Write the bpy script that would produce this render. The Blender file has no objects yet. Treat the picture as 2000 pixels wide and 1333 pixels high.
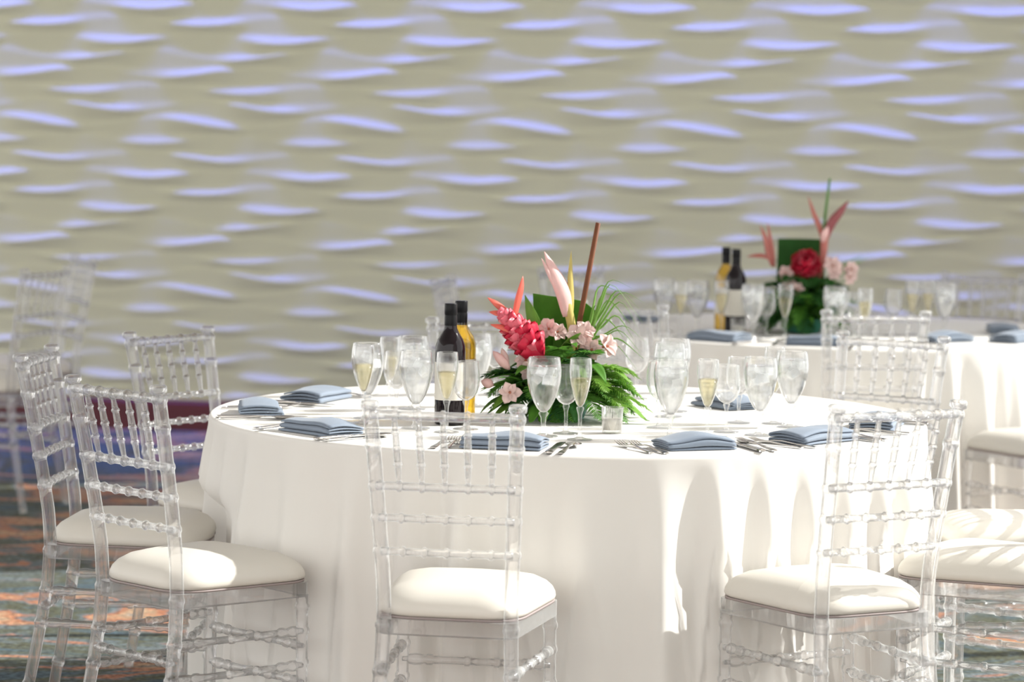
import bpy, math, random
from mathutils import Vector, Matrix

# ------------------------------------------------------------------ camera, world, sun, exposure
scn = bpy.context.scene
col = scn.collection
F_PX = 5890.0
pitch, roll = math.atan(446 / F_PX), math.atan(0.015)
fwd = Vector((0, math.cos(pitch), -math.sin(pitch)))
up0 = Vector((0, math.sin(pitch), math.cos(pitch)))
rt0 = Vector((1, 0, 0))
rt = math.cos(roll) * rt0 + math.sin(roll) * up0
up = -math.sin(roll) * rt0 + math.cos(roll) * up0
cam_data = bpy.data.cameras.new('camera')
cam = bpy.data.objects.new('camera', cam_data)
col.objects.link(cam)
m = Matrix.Identity(4)
for i in range(3):
    m[i][0], m[i][1], m[i][2] = rt[i], up[i], -fwd[i]
m.translation = (0, 0, 1.54)
cam.matrix_world = m
cam_data.sensor_width = 36
cam_data.lens = 36 * F_PX / 2000
cam_data.clip_end = 200
cam_data.dof.use_dof = True
cam_data.dof.focus_distance = 7.1
cam_data.dof.aperture_fstop = 3.4
scn.camera = cam

world = bpy.data.worlds.new('daylight')
scn.world = world
world.use_nodes = True
bg = world.node_tree.nodes['Background']
bg.inputs[0].default_value = (0.99, 0.98, 0.955, 1)
bg.inputs[1].default_value = 1.75

SUN_AZ = Vector((0.968, 0.25))
SUN_EL = math.radians(35)
sd = bpy.data.lights.new('sun', 'SUN')
sd.energy = 7.0
sd.angle = math.radians(0.9)
sd.color = (1.0, 0.97, 0.92)
sun = bpy.data.objects.new('sun', sd)
col.objects.link(sun)
to_sun = Vector((SUN_AZ.x * math.cos(SUN_EL), SUN_AZ.y * math.cos(SUN_EL), math.sin(SUN_EL)))
sun.rotation_euler = to_sun.to_track_quat('Z', 'Y').to_euler()
sun.location = (8, 8, 6)

# wall-washing blue LED strip above the sculpted wall
WALL_A = math.radians(-10.5)          # wall turned so its right end is nearer
WALL_O = Vector((0, 14.13, 0))
ld = bpy.data.lights.new('led_wall_washer', 'AREA')
ld.shape = 'RECTANGLE'
ld.size, ld.size_y = 9.0, 0.08
ld.energy = 84
ld.spread = math.radians(70)
ld.color = (0.13, 0.18, 1.0)
led = bpy.data.objects.new('led_wall_washer', ld)
col.objects.link(led)
wn = Vector((math.sin(WALL_A), -math.cos(WALL_A), 0))     # wall normal, towards the room
led.location = WALL_O + wn * 0.30 + Vector((0, 0, 3.75))
led.rotation_euler = (0, 0, WALL_A)

vs = scn.view_settings
vs.view_transform = 'Standard'
vs.look = 'None'
vs.gamma = 1.0
vs.use_curve_mapping = False
vs.exposure = 0.22
cy = scn.cycles
cy.use_denoising = True
cy.max_bounces = 14
cy.transmission_bounces = 10
cy.transparent_max_bounces = 40
cy.glossy_bounces = 4
cy.diffuse_bounces = 4
cy.caustics_refractive = True
cy.blur_glossy = 1.0
cy.caustics_reflective = False
cy.sample_clamp_indirect = 3.0
random.seed(11)
PI = math.pi

# ------------------------------------------------------------------ materials
def new_mat(name):
    mt = bpy.data.materials.new(name)
    mt.use_nodes = True
    nt = mt.node_tree
    nt.nodes.clear()
    out = nt.nodes.new('ShaderNodeOutputMaterial')
    return mt, nt, out

def pbr(name, color, rough=0.6, metal=0.0, noise=0.0, nscale=20.0, bump=0.0, bscale=200.0, sheen=0.0,
        coat=0.0, trans=0.0, spec=0.5):
    mt, nt, out = new_mat(name)
    b = nt.nodes.new('ShaderNodeBsdfPrincipled')
    b.inputs['Base Color'].default_value = (*color, 1)
    b.inputs['Roughness'].default_value = rough
    b.inputs['Metallic'].default_value = metal
    b.inputs['Coat Weight'].default_value = coat
    b.inputs['Specular IOR Level'].default_value = spec
    b.inputs['Sheen Weight'].default_value = sheen
    tc = nt.nodes.new('ShaderNodeTexCoord')
    if noise:
        n = nt.nodes.new('ShaderNodeTexNoise')
        n.inputs['Scale'].default_value = nscale
        n.inputs['Detail'].default_value = 3
        nt.links.new(tc.outputs['Object'], n.inputs['Vector'])
        mx = nt.nodes.new('ShaderNodeMix')
        mx.data_type = 'RGBA'
        mx.inputs[6].default_value = (*[max(0, c * (1 - noise)) for c in color], 1)
        mx.inputs[7].default_value = (*[min(1, c * (1 + noise)) for c in color], 1)
        nt.links.new(n.outputs['Fac'], mx.inputs[0])
        nt.links.new(mx.outputs[2], b.inputs['Base Color'])
    if bump:
        n2 = nt.nodes.new('ShaderNodeTexNoise')
        n2.inputs['Scale'].default_value = bscale
        nt.links.new(tc.outputs['Object'], n2.inputs['Vector'])
        bp = nt.nodes.new('ShaderNodeBump')
        bp.inputs['Strength'].default_value = bump
        bp.inputs['Distance'].default_value = 0.002
        nt.links.new(n2.outputs['Fac'], bp.inputs['Height'])
        nt.links.new(bp.outputs[0], b.inputs['Normal'])
    sh = b.outputs[0]
    if trans:                                   # thin leaves and cloth let light through
        t = nt.nodes.new('ShaderNodeBsdfTranslucent')
        t.inputs[0].default_value = (*color, 1)
        if noise:
            nt.links.new(mx.outputs[2], t.inputs[0])
        ms = nt.nodes.new('ShaderNodeMixShader')
        ms.inputs[0].default_value = trans
        nt.links.new(sh, ms.inputs[1])
        nt.links.new(t.outputs[0], ms.inputs[2])
        sh = ms.outputs[0]
    nt.links.new(sh, out.inputs[0])
    return mt

def clear(name, tint, refr, ior, edge, rough=0.03, power=2.5, base=0.03, refr_tint=None, milk=0.0):
    """clear plastic or glass: straight-through light, a share of refraction, gloss that grows towards grazing angles"""
    mt, nt, out = new_mat(name)
    tr = nt.nodes.new('ShaderNodeBsdfTransparent')
    tr.inputs[0].default_value = (*tint, 1)
    rf = nt.nodes.new('ShaderNodeBsdfRefraction')
    rf.inputs['Color'].default_value = (*(refr_tint or tint), 1)
    rf.inputs['IOR'].default_value = ior
    rf.inputs['Roughness'].default_value = rough
    m1 = nt.nodes.new('ShaderNodeMixShader')
    m1.inputs[0].default_value = refr
    nt.links.new(tr.outputs[0], m1.inputs[1])
    nt.links.new(rf.outputs[0], m1.inputs[2])
    gl = nt.nodes.new('ShaderNodeBsdfGlossy')
    gl.inputs['Color'].default_value = (1, 1, 1, 1)
    gl.inputs['Roughness'].default_value = max(rough, 0.12)
    lw = nt.nodes.new('ShaderNodeLayerWeight')
    lw.inputs['Blend'].default_value = 0.5
    pw = nt.nodes.new('ShaderNodeMath')
    pw.operation = 'POWER'
    pw.inputs[1].default_value = power
    nt.links.new(lw.outputs['Facing'], pw.inputs[0])
    ma = nt.nodes.new('ShaderNodeMath')
    ma.operation = 'MULTIPLY_ADD'
    ma.inputs[1].default_value = edge
    ma.inputs[2].default_value = base
    nt.links.new(pw.outputs[0], ma.inputs[0])
    m2 = nt.nodes.new('ShaderNodeMixShader')
    nt.links.new(ma.outputs[0], m2.inputs[0])
    nt.links.new(m1.outputs[0], m2.inputs[1])
    if milk:
        df = nt.nodes.new('ShaderNodeBsdfDiffuse')
        tl = nt.nodes.new('ShaderNodeBsdfTranslucent')
        df.inputs[0].default_value = tl.inputs[0].default_value = (.95, .97, .97, 1)
        m3 = nt.nodes.new('ShaderNodeMixShader')
        m3.inputs[0].default_value = 0.5
        nt.links.new(df.outputs[0], m3.inputs[1])
        nt.links.new(tl.outputs[0], m3.inputs[2])
        m4 = nt.nodes.new('ShaderNodeMixShader')
        m4.inputs[0].default_value = milk
        nt.links.new(gl.outputs[0], m4.inputs[1])
        nt.links.new(m3.outputs[0], m4.inputs[2])
        nt.links.new(m4.outputs[0], m2.inputs[2])
    else:
        nt.links.new(gl.outputs[0], m2.inputs[2])
    nt.links.new(m2.outputs[0], out.inputs[0])
    return mt

M = {}
M['acrylic'] = clear('clear_acrylic', (0.992, 0.992, 0.995), 0.42, 1.42, 0.92, 0.02, 2.6, 0.075, (0.985, 0.98, 0.985), 0.5)
M['glass'] = clear('clear_glassware', (0.995, 0.995, 0.995), 0.22, 1.3, 0.95, 0.01, 2.4, 0.04, None, 0.15)
M['pane'] = clear('window_glass', (0.97, 0.98, 0.98), 0.0, 1.0, 0.3, 0.02, 4.0, 0.03)
M['water'] = clear('ice_water', (0.985, 0.99, 0.99), 0.3, 1.2, 0.6, 0.02, 2.5, 0.05)
M['ice'] = clear('ice_cube', (0.99, 0.99, 0.995), 0.3, 1.3, 0.7, 0.2, 1.5, 0.4, None, 0.6)
M['champagne'] = clear('pale_champagne', (0.975, 0.935, 0.76), 0.3, 1.2, 0.35, 0.02, 2.5, 0.04)
M['white_wine_bottle'] = clear('amber_wine_glass', (0.95, 0.74, 0.22), 0.5, 1.3, 0.45, 0.02, 2.5, 0.05)
M['red_wine_bottle'] = pbr('dark_wine_glass', (0.008, 0.004, 0.006), 0.06, spec=.35)
M['capsule'] = pbr('black_capsule', (0.010, 0.010, 0.011), 0.3, spec=.15)
M['label'] = pbr('cream_label', (0.72, 0.69, 0.62), 0.6)
M['wax'] = pbr('white_wax', (0.88, 0.86, 0.80), 0.5, trans=0.35)
M['wick'] = pbr('charred_wick', (0.03, 0.025, 0.02), 0.9)
M['pad'] = pbr('ivory_vinyl', (0.70, 0.665, 0.60), 0.42, noise=0.03, nscale=6, bump=0.05, bscale=350)
M['piping'] = pbr('taupe_piping', (0.34, 0.28, 0.27), 0.5)
M['cloth'] = pbr('white_tablecloth', (0.87, 0.845, 0.80), 0.8, bump=0.06, bscale=900, sheen=0.15, trans=0.06)
M['napkin'] = pbr('slate_blue_napkin', (0.20, 0.245, 0.315), 0.75, noise=0.06, nscale=30, bump=0.1, bscale=1200, sheen=0.2)
M['steel'] = pbr('polished_steel', (0.72, 0.69, 0.66), 0.18, 1.0)
M['wood_table'] = pbr('plywood_top', (0.45, 0.31, 0.18), 0.6, noise=0.15, nscale=8)
M['table_metal'] = pbr('grey_table_leg', (0.30, 0.30, 0.31), 0.45, 0.6)
M['teal'] = pbr('teal_bowl', (0.05, 0.24, 0.18), 0.35)
M['leaf'] = pbr('leaf_green', (0.10, 0.27, 0.033), 0.5, noise=0.35, nscale=25, trans=0.35, spec=.25)
M['leaf_dark'] = pbr('leaf_deep_green', (0.03, 0.115, 0.022), 0.5, noise=0.3, nscale=25, trans=0.22, spec=.2)
M['leaf_light'] = pbr('leaf_lime_green', (0.22, 0.42, 0.06), 0.45, noise=0.25, nscale=25, trans=0.4)
M['grass'] = pbr('grass_blade', (0.25, 0.46, 0.09), 0.45, noise=0.2, nscale=20, trans=0.35)
M['stem'] = pbr('flower_stem', (0.10, 0.24, 0.05), 0.5, noise=0.2)
M['ginger_red'] = pbr('ginger_red', (0.62, 0.012, 0.05), 0.42, noise=0.2, nscale=60, trans=0.15)
M['ginger_pink'] = pbr('ginger_pink', (0.80, 0.14, 0.19), 0.42, noise=0.25, nscale=60, trans=0.15)
M['coral'] = pbr('coral_bract', (0.85, 0.17, 0.12), 0.4, noise=0.2, nscale=30, trans=0.2)
M['coral_dull'] = pbr('dusty_coral_bract', (0.50, 0.16, 0.13), 0.45, noise=0.25, nscale=30, trans=0.15)
M['maroon'] = pbr('maroon_bract', (0.28, 0.07, 0.075), 0.45, noise=0.25, nscale=30, trans=0.1)
M['blush'] = pbr('blush_bract', (0.83, 0.53, 0.50), 0.4, noise=0.12, nscale=40, trans=0.15)
M['straw'] = pbr('yellow_green_bract', (0.55, 0.44, 0.12), 0.42, noise=0.25, nscale=30, trans=0.12)
M['cane'] = pbr('brown_cane', (0.17, 0.058, 0.024), 0.5, noise=0.4, nscale=14, spec=.25)
M['petal'] = pbr('pale_pink_petal', (0.86, 0.66, 0.62), 0.5, noise=0.14, nscale=90, trans=0.3)
M['throat'] = pbr('flower_throat', (0.42, 0.16, 0.09), 0.6)
M['mahogany'] = pbr('mahogany_base', (0.10, 0.008, 0.012), 0.35, noise=0.2, nscale=6)
M['paint'] = pbr('white_paint', (0.80, 0.79, 0.76), 0.55)
M['plaster'] = pbr('sculpted_plaster', (0.64, 0.635, 0.475), 0.75, noise=0.03, nscale=3)

def carpet_mat():
    mt, nt, out = new_mat('patterned_carpet')
    b = nt.nodes.new('ShaderNodeBsdfPrincipled')
    b.inputs['Roughness'].default_value = 0.95
    tc = nt.nodes.new('ShaderNodeTexCoord')
    mp = nt.nodes.new('ShaderNodeMapping')
    mp.inputs['Scale'].default_value = (0.9, 1.3, 1)
    nt.links.new(tc.outputs['Object'], mp.inputs[0])
    n = nt.nodes.new('ShaderNodeTexNoise')
    n.inputs['Scale'].default_value = 1.6
    n.inputs['Detail'].default_value = 5
    n.inputs['Roughness'].default_value = 0.62
    n.inputs['Distortion'].default_value = 1.2
    nt.links.new(mp.outputs[0], n.inputs['Vector'])
    cr = nt.nodes.new('ShaderNodeValToRGB')
    els = [(0.30, (0.045, 0.070, 0.09)), (0.40, (0.075, 0.12, 0.15)), (0.47, (0.085, 0.085, 0.04)),
           (0.525, (0.14, 0.18, 0.20)), (0.56, (0.46, 0.17, 0.08)), (0.61, (0.50, 0.33, 0.20)), (0.70, (0.10, 0.16, 0.20))]
    e = cr.color_ramp.elements
    e[0].position, e[0].color = els[0][0], (*els[0][1], 1)
    e[1].position, e[1].color = els[-1][0], (*els[-1][1], 1)
    for p, c in els[1:-1]:
        x = e.new(p)
        x.color = (*c, 1)
    nt.links.new(n.outputs['Fac'], cr.inputs[0])
    n3 = nt.nodes.new('ShaderNodeTexNoise')
    n3.inputs['Scale'].default_value = 55
    n3.inputs['Detail'].default_value = 2
    nt.links.new(tc.outputs['Object'], n3.inputs['Vector'])
    cr3 = nt.nodes.new('ShaderNodeValToRGB')
    cr3.color_ramp.elements[0].position = 0.35
    cr3.color_ramp.elements[0].color = (0.36, 0.36, 0.36, 1)
    cr3.color_ramp.elements[1].position = 0.65
    cr3.color_ramp.elements[1].color = (1.15, 1.15, 1.15, 1)
    nt.links.new(n3.outputs['Fac'], cr3.inputs[0])
    mx = nt.nodes.new('ShaderNodeMix')
    mx.data_type = 'RGBA'
    mx.blend_type = 'MULTIPLY'
    mx.inputs[0].default_value = 1.0
    nt.links.new(cr.outputs[0], mx.inputs[6])
    nt.links.new(cr3.outputs[0], mx.inputs[7])
    nt.links.new(mx.outputs[2], b.inputs['Base Color'])
    bp = nt.nodes.new('ShaderNodeBump')
    bp.inputs['Strength'].default_value = 0.4
    bp.inputs['Distance'].default_value = 0.01
    nt.links.new(n3.outputs['Fac'], bp.inputs['Height'])
    nt.links.new(bp.outputs[0], b.inputs['Normal'])
    nt.links.new(b.outputs[0], out.inputs[0])
    return mt
M['carpet'] = carpet_mat()

# ------------------------------------------------------------------ mesh helpers
class MB:
    def __init__(s):
        s.v, s.f = [], []

    def add(s, verts, faces):
        o = len(s.v)
        s.v += [tuple(v) for v in verts]
        s.f += [tuple(i + o for i in f) for f in faces]
        return s

    def box(s, lo, hi):
        (a, b, c), (d, e, f) = lo, hi
        return s.add([(a, b, c), (d, b, c), (d, e, c), (a, e, c), (a, b, f), (d, b, f), (d, e, f), (a, e, f)],
                     [(3, 2, 1, 0), (4, 5, 6, 7), (0, 1, 5, 4), (1, 2, 6, 5), (2, 3, 7, 6), (3, 0, 4, 7)])

    def tube(s, pts, radii, n=10, caps=True, flat=1.0):
        pts = [Vector(p) for p in pts]
        if not hasattr(radii, '__len__'):
            radii = [radii] * len(pts)
        vs, fs = [], []
        ref = None
        for i, p in enumerate(pts):
            a = pts[max(0, i - 1)]
            b = pts[min(len(pts) - 1, i + 1)]
            t = (b - a)
            if t.length < 1e-9:
                t = Vector((0, 0, 1))
            t.normalize()
            if ref is None:
                ref = t.orthogonal().normalized()
            else:
                ref = (ref - t * ref.dot(t))
                ref = ref.normalized() if ref.length > 1e-6 else t.orthogonal().normalized()
            bi = t.cross(ref)
            for k in range(n):
                th = 2 * PI * k / n
                vs.append(p + (ref * math.cos(th) + bi * math.sin(th) * flat) * radii[i])
        for i in range(len(pts) - 1):
            for k in range(n):
                k2 = (k + 1) % n
                fs.append((i * n + k, i * n + k2, (i + 1) * n + k2, (i + 1) * n + k))
        if caps:
            fs.append(tuple(reversed(range(n))))
            fs.append(tuple((len(pts) - 1) * n + k for k in range(n)))
        return s.add(vs, fs)

    def lathe(s, prof, n=24, closed=False):
        """prof: list of (r, z), bottom to top on the outside; r == 0 makes a pole"""
        vs, fs, rows = [], [], []
        for r, z in prof:
            if r < 1e-7:
                rows.append([len(vs)] * n)
                vs.append((0, 0, z))
            else:
                rows.append([len(vs) + k for k in range(n)])
                vs += [(r * math.cos(2 * PI * k / n), r * math.sin(2 * PI * k / n), z) for k in range(n)]
        pairs = list(zip(rows, rows[1:]))
        if closed:
            pairs.append((rows[-1], rows[0]))
        for a, b in pairs:
            for k in range(n):
                k2 = (k + 1) % n
                q = []
                for i in (a[k], a[k2], b[k2], b[k]):
                    if i not in q:
                        q.append(i)
                if len(q) > 2:
                    fs.append(tuple(q))
        return s.add(vs, fs)

    def grid(s, rows, closed=False):
        n = len(rows[0])
        fs = []
        for i in range(len(rows) - 1):
            for k in range(n if closed else n - 1):
                k2 = (k + 1) % n
                fs.append((i * n + k, i * n + k2, (i + 1) * n + k2, (i + 1) * n + k))
        return s.add([p for r in rows for p in r], fs)

    def mesh(s, name, mat, smooth=True):
        me = bpy.data.meshes.new(name)
        me.from_pydata(s.v, [], s.f)
        me.materials.append(mat)
        if smooth:
            me.polygons.foreach_set('use_smooth', [True] * len(me.polygons))
        me.update()
        return me

    def build(s, name, mat, parent=None, smooth=True, loc=None, rot=None, sharp=None):
        me = s.mesh(name, mat, smooth)
        if sharp and smooth:
            me.set_sharp_from_angle(angle=math.radians(sharp))
        return place(name, me, parent, loc, rot)

def place(name, me, parent=None, loc=None, rot=None):
    o = bpy.data.objects.new(name, me)
    col.objects.link(o)
    if parent:
        o.parent = parent
    if loc is not None:
        o.location = loc
    if rot is not None:
        o.rotation_euler = rot
    return o

def tag(o, label, cat, group=None):
    o['label'], o['category'] = label, cat
    if group:
        o['group'] = group
    return o

def thing(name, label, cat, loc=(0, 0, 0), rz=0.0, group=None):
    o = place(name, None, None, loc, (0, 0, rz))
    o.empty_display_size = 0.05
    return tag(o, label, cat, group)

def copy_tree(o, parent=None):
    c = o.copy()
    col.objects.link(c)
    c.parent = parent
    for ch in list(o.children):
        copy_tree(ch, c)
    return c

def sm(t):
    t = max(0.0, min(1.0, t))
    return t * t * (3 - 2 * t)

def lerp(a, b, t):
    return a + (b - a) * t

def interp(keys, t):
    for (t0, a), (t1, b) in zip(keys, keys[1:]):
        if t <= t1:
            return Vector(a).lerp(Vector(b), (t - t0) / (t1 - t0))
    return Vector(keys[-1][1])

def cat_rom(pts, n):
    """smooth curve through the points"""
    P = [Vector(p) for p in pts]
    P = [P[0] * 2 - P[1]] + P + [P[-1] * 2 - P[-2]]
    out = []
    segs = len(P) - 3
    for i in range(n + 1):
        u = i / n * segs
        k = min(int(u), segs - 1)
        t = u - k
        a, b, c, d = P[k:k + 4]
        out.append(0.5 * ((2 * b) + (c - a) * t + (2 * a - 5 * b + 4 * c - d) * t * t + (3 * b - a - 3 * c + d) * t ** 3))
    return out

# ------------------------------------------------------------------ setting
fl = MB().add([(-9, -2, 0), (3.3, -2, 0), (3.3, 17, 0), (-9, 17, 0)], [(0, 1, 2, 3)]).build('floor', M['carpet'])
fl['kind'] = 'structure'

def sculpted_wall():
    period, pitch_v = 0.80, 0.0805
    # crest of the ledge in every row of a panel: place along the panel, tilt, sag and strength
    rows = [(0.13, 0.3, 0.9, 1.0), (0.43, 0.0, 0.9, 0.9), (0.93, 0.1, 1.0, 0.95), (0.78, 1.0, 0.3, 0.9), (0.41, 1.0, 0.2, 1.0),
            (0.66, -0.1, 0.9, 0.75), (0.80, -0.9, 0.4, 0.95), (0.43, -1.0, 0.2, 1.0), (0.18, 0.4, 0.8, 0.6), (0.46, -0.7, 0.7, 0.8)]
    nrow = len(rows)
    z_top_row = 2.03
    W0, W1, Z0, Z1 = -5.6, 3.3, 0.0, 4.2
    nx, nz = 420, 620
    depth = 0.030
    def row_curve(i, u):
        c, tilt, sag, st = rows[i % nrow]
        ph = 2 * PI * (u / period - c)
        zz = z_top_row - i * pitch_v + 0.024 * (tilt * 1.15 * math.sin(ph) - sag * 1.15 * math.cos(ph))
        bump = sm((math.cos(ph) + .35) / 1.2)
        return zz, 0.16 + 0.84 * st * bump
    rr = range(-28, 27)
    verts = []
    cols = []
    for a in range(nx + 1):
        u = W0 + (W1 - W0) * a / nx
        uu = u + 1.06
        cv = [row_curve(i, uu) for i in rr]                 # descending height
        for q in range(1, len(cv)):
            if cv[q][0] > cv[q - 1][0] - .036:
                cv[q] = (cv[q - 1][0] - .036, cv[q][1])
        zs = [Z0 + (Z1 - Z0) * b / nz for b in range(nz + 1)]
        line = []
        k = len(cv) - 1
        for z in zs:
            while k > 0 and cv[k - 1][0] <= z:
                k -= 1
            # between curve k (below) and k-1 (above)
            if k == 0 or z < cv[-1][0]:
                line.append(0.0)
                continue
            z0, d0 = cv[k]
            z1, d1 = cv[k - 1]
            t = (z - z0) / max(1e-4, z1 - z0)
            tl = 0.34
            if t < tl:
                h = d0 * (1 - sm(t / tl))
            else:
                q = (t - tl) / (1 - tl)
                h = d1 * (q ** 1.1)
            line.append(h * depth)
        # soften the profile a little along the height
        sl = line[:]
        for b in range(2, nz - 1):
            sl[b] = (line[b - 2] + 2 * line[b - 1] + 3 * line[b] + 2 * line[b + 1] + line[b + 2]) / 9
        cols.append([(u, -h, z) for h, z in zip(sl, zs)])
    mb = MB().grid(cols)
    w = mb.build('wall_back', M['plaster'], None, True, WALL_O, (0, 0, WALL_A))
    w['kind'] = 'structure'
    bb = MB()
    prof = [(-0.06, 0), (-0.072, 0.0), (-0.072, 0.11), (-0.064, 0.13), (-0.05, 0.14), (0.0, 0.14)]
    bb.grid([[(x, y, z) for x in (W0, W1)] for y, z in prof])
    b = bb.build('baseboard_back', M['mahogany'], None, False, WALL_O, (0, 0, WALL_A))
    b['kind'] = 'structure'
sculpted_wall()
ce = MB().box((-9, 1.5, 4.2), (3.5, 17, 4.4)).build('ceiling', M['paint'], None, False)
ce['kind'] = 'structure'

# window wall on the right, out of frame: the sun comes in through it
WX, WY0, WY1, WZ0, WZ1 = 3.3, 4.9, 11.25, 0.25, 3.95
wr = MB()
wr.box((WX, -2, 0), (WX + .2, WY0, 4.2)).box((WX, WY1, 0), (WX + .2, 13.45, 4.2))
wr.box((WX, WY0, 0), (WX + .2, WY1, WZ0)).box((WX, WY0, WZ1), (WX + .2, WY1, 4.2))
o = wr.build('wall_right', M['paint'], None, False)
o['kind'] = 'structure'
wf = MB()
wf.box((WX + .06, WY0, WZ0), (WX + .13, WY0 + .06, WZ1)).box((WX + .06, WY1 - .06, WZ0), (WX + .13, WY1, WZ1))
wf.box((WX + .06, WY0, WZ0), (WX + .13, WY1, WZ0 + .06)).box((WX + .06, WY0, WZ1 - .06), (WX + .13, WY1, WZ1))
bays = 3
for k in range(1, bays):
    y = lerp(WY0, WY1, k / bays)
    wf.box((WX + .06, y - .03, WZ0 + .06), (WX + .13, y + .03, WZ1 - .06))
win = wf.build('window_1', M['paint'], None, False)
win['kind'] = 'structure'
for k in range(bays):
    y0, y1 = lerp(WY0, WY1, k / bays) + .03, lerp(WY0, WY1, (k + 1) / bays) - .03
    MB().box((WX + .092, y0, WZ0 + .06), (WX + .098, y1, WZ1 - .06)).build('pane', M['pane'], win, False)

# ------------------------------------------------------------------ clear ballroom chair
POST = [(0.0, (0.160, -0.070, 0.0)), (0.12, (0.154, -0.046, 0.12)), (0.26, (0.147, -0.020, 0.26)), (0.36, (0.142, -0.006, 0.36)),
        (0.45, (0.139, 0.0, 0.45)), (0.53, (0.1405, -0.004, 0.53)), (0.64, (0.1455, -0.020, 0.64)),
        (0.78, (0.152, -0.045, 0.78)), (0.925, (0.160, -0.073, 0.925))]
def post_at(z, side):
    p = interp(POST, z)
    return Vector((p.x * side, p.y, z))

def ringed(path, r0, rings, n=10, r1=None, steps=None):
    """a turned bar: path(t) for t in 0..1, ring = (t, half width, radius)"""
    ts = set([0.0, 1.0])
    for i in range((steps or 1) + 1):
        ts.add(i / (steps or 1))
    for t, w, r in rings:
        for d in (-1.6, -1.0, -0.5, 0.5, 1.0, 1.6):
            ts.add(t + d * w)
    ts = sorted(t for t in ts if 0 <= t <= 1)
    pts, rad = [], []
    for t in ts:
        b = r0 if r1 is None else lerp(r0, r1, t)
        for rt_, w, r in rings:
            d = abs(t - rt_) / w
            if d <= 0.55:
                b = max(b, r)
            elif d <= 1.05:
                b = max(b, lerp(b, r, 0.6))
        pts.append(path(t))
        rad.append(b)
    return MB().tube(pts, rad, n)

def trapezoid(hb, hf, y0, y1, rad, n=6, bow=0.012):
    """rounded seat outline, counter-clockwise"""
    pts = []
    cs = [(-hb, y0), (hb, y0), (hf, y1), (-hf, y1)]
    for i in range(4):
        p = Vector(cs[i])
        a = (Vector(cs[i - 1]) - p).normalized()
        b = (Vector(cs[(i + 1) % 4]) - p).normalized()
        s = p + a * rad
        e = p + b * rad
        for k in range(n + 1):
            t = k / n
            pts.append(s * (1 - t) ** 2 + p * 2 * t * (1 - t) + e * t * t)
        if i == 2:
            for k in range(1, 6):
                t = k / 6
                x = lerp(hf - rad, -hf + rad, t)
                pts.append(Vector((x, y1 + bow * math.sin(PI * t))))
    return pts

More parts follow.
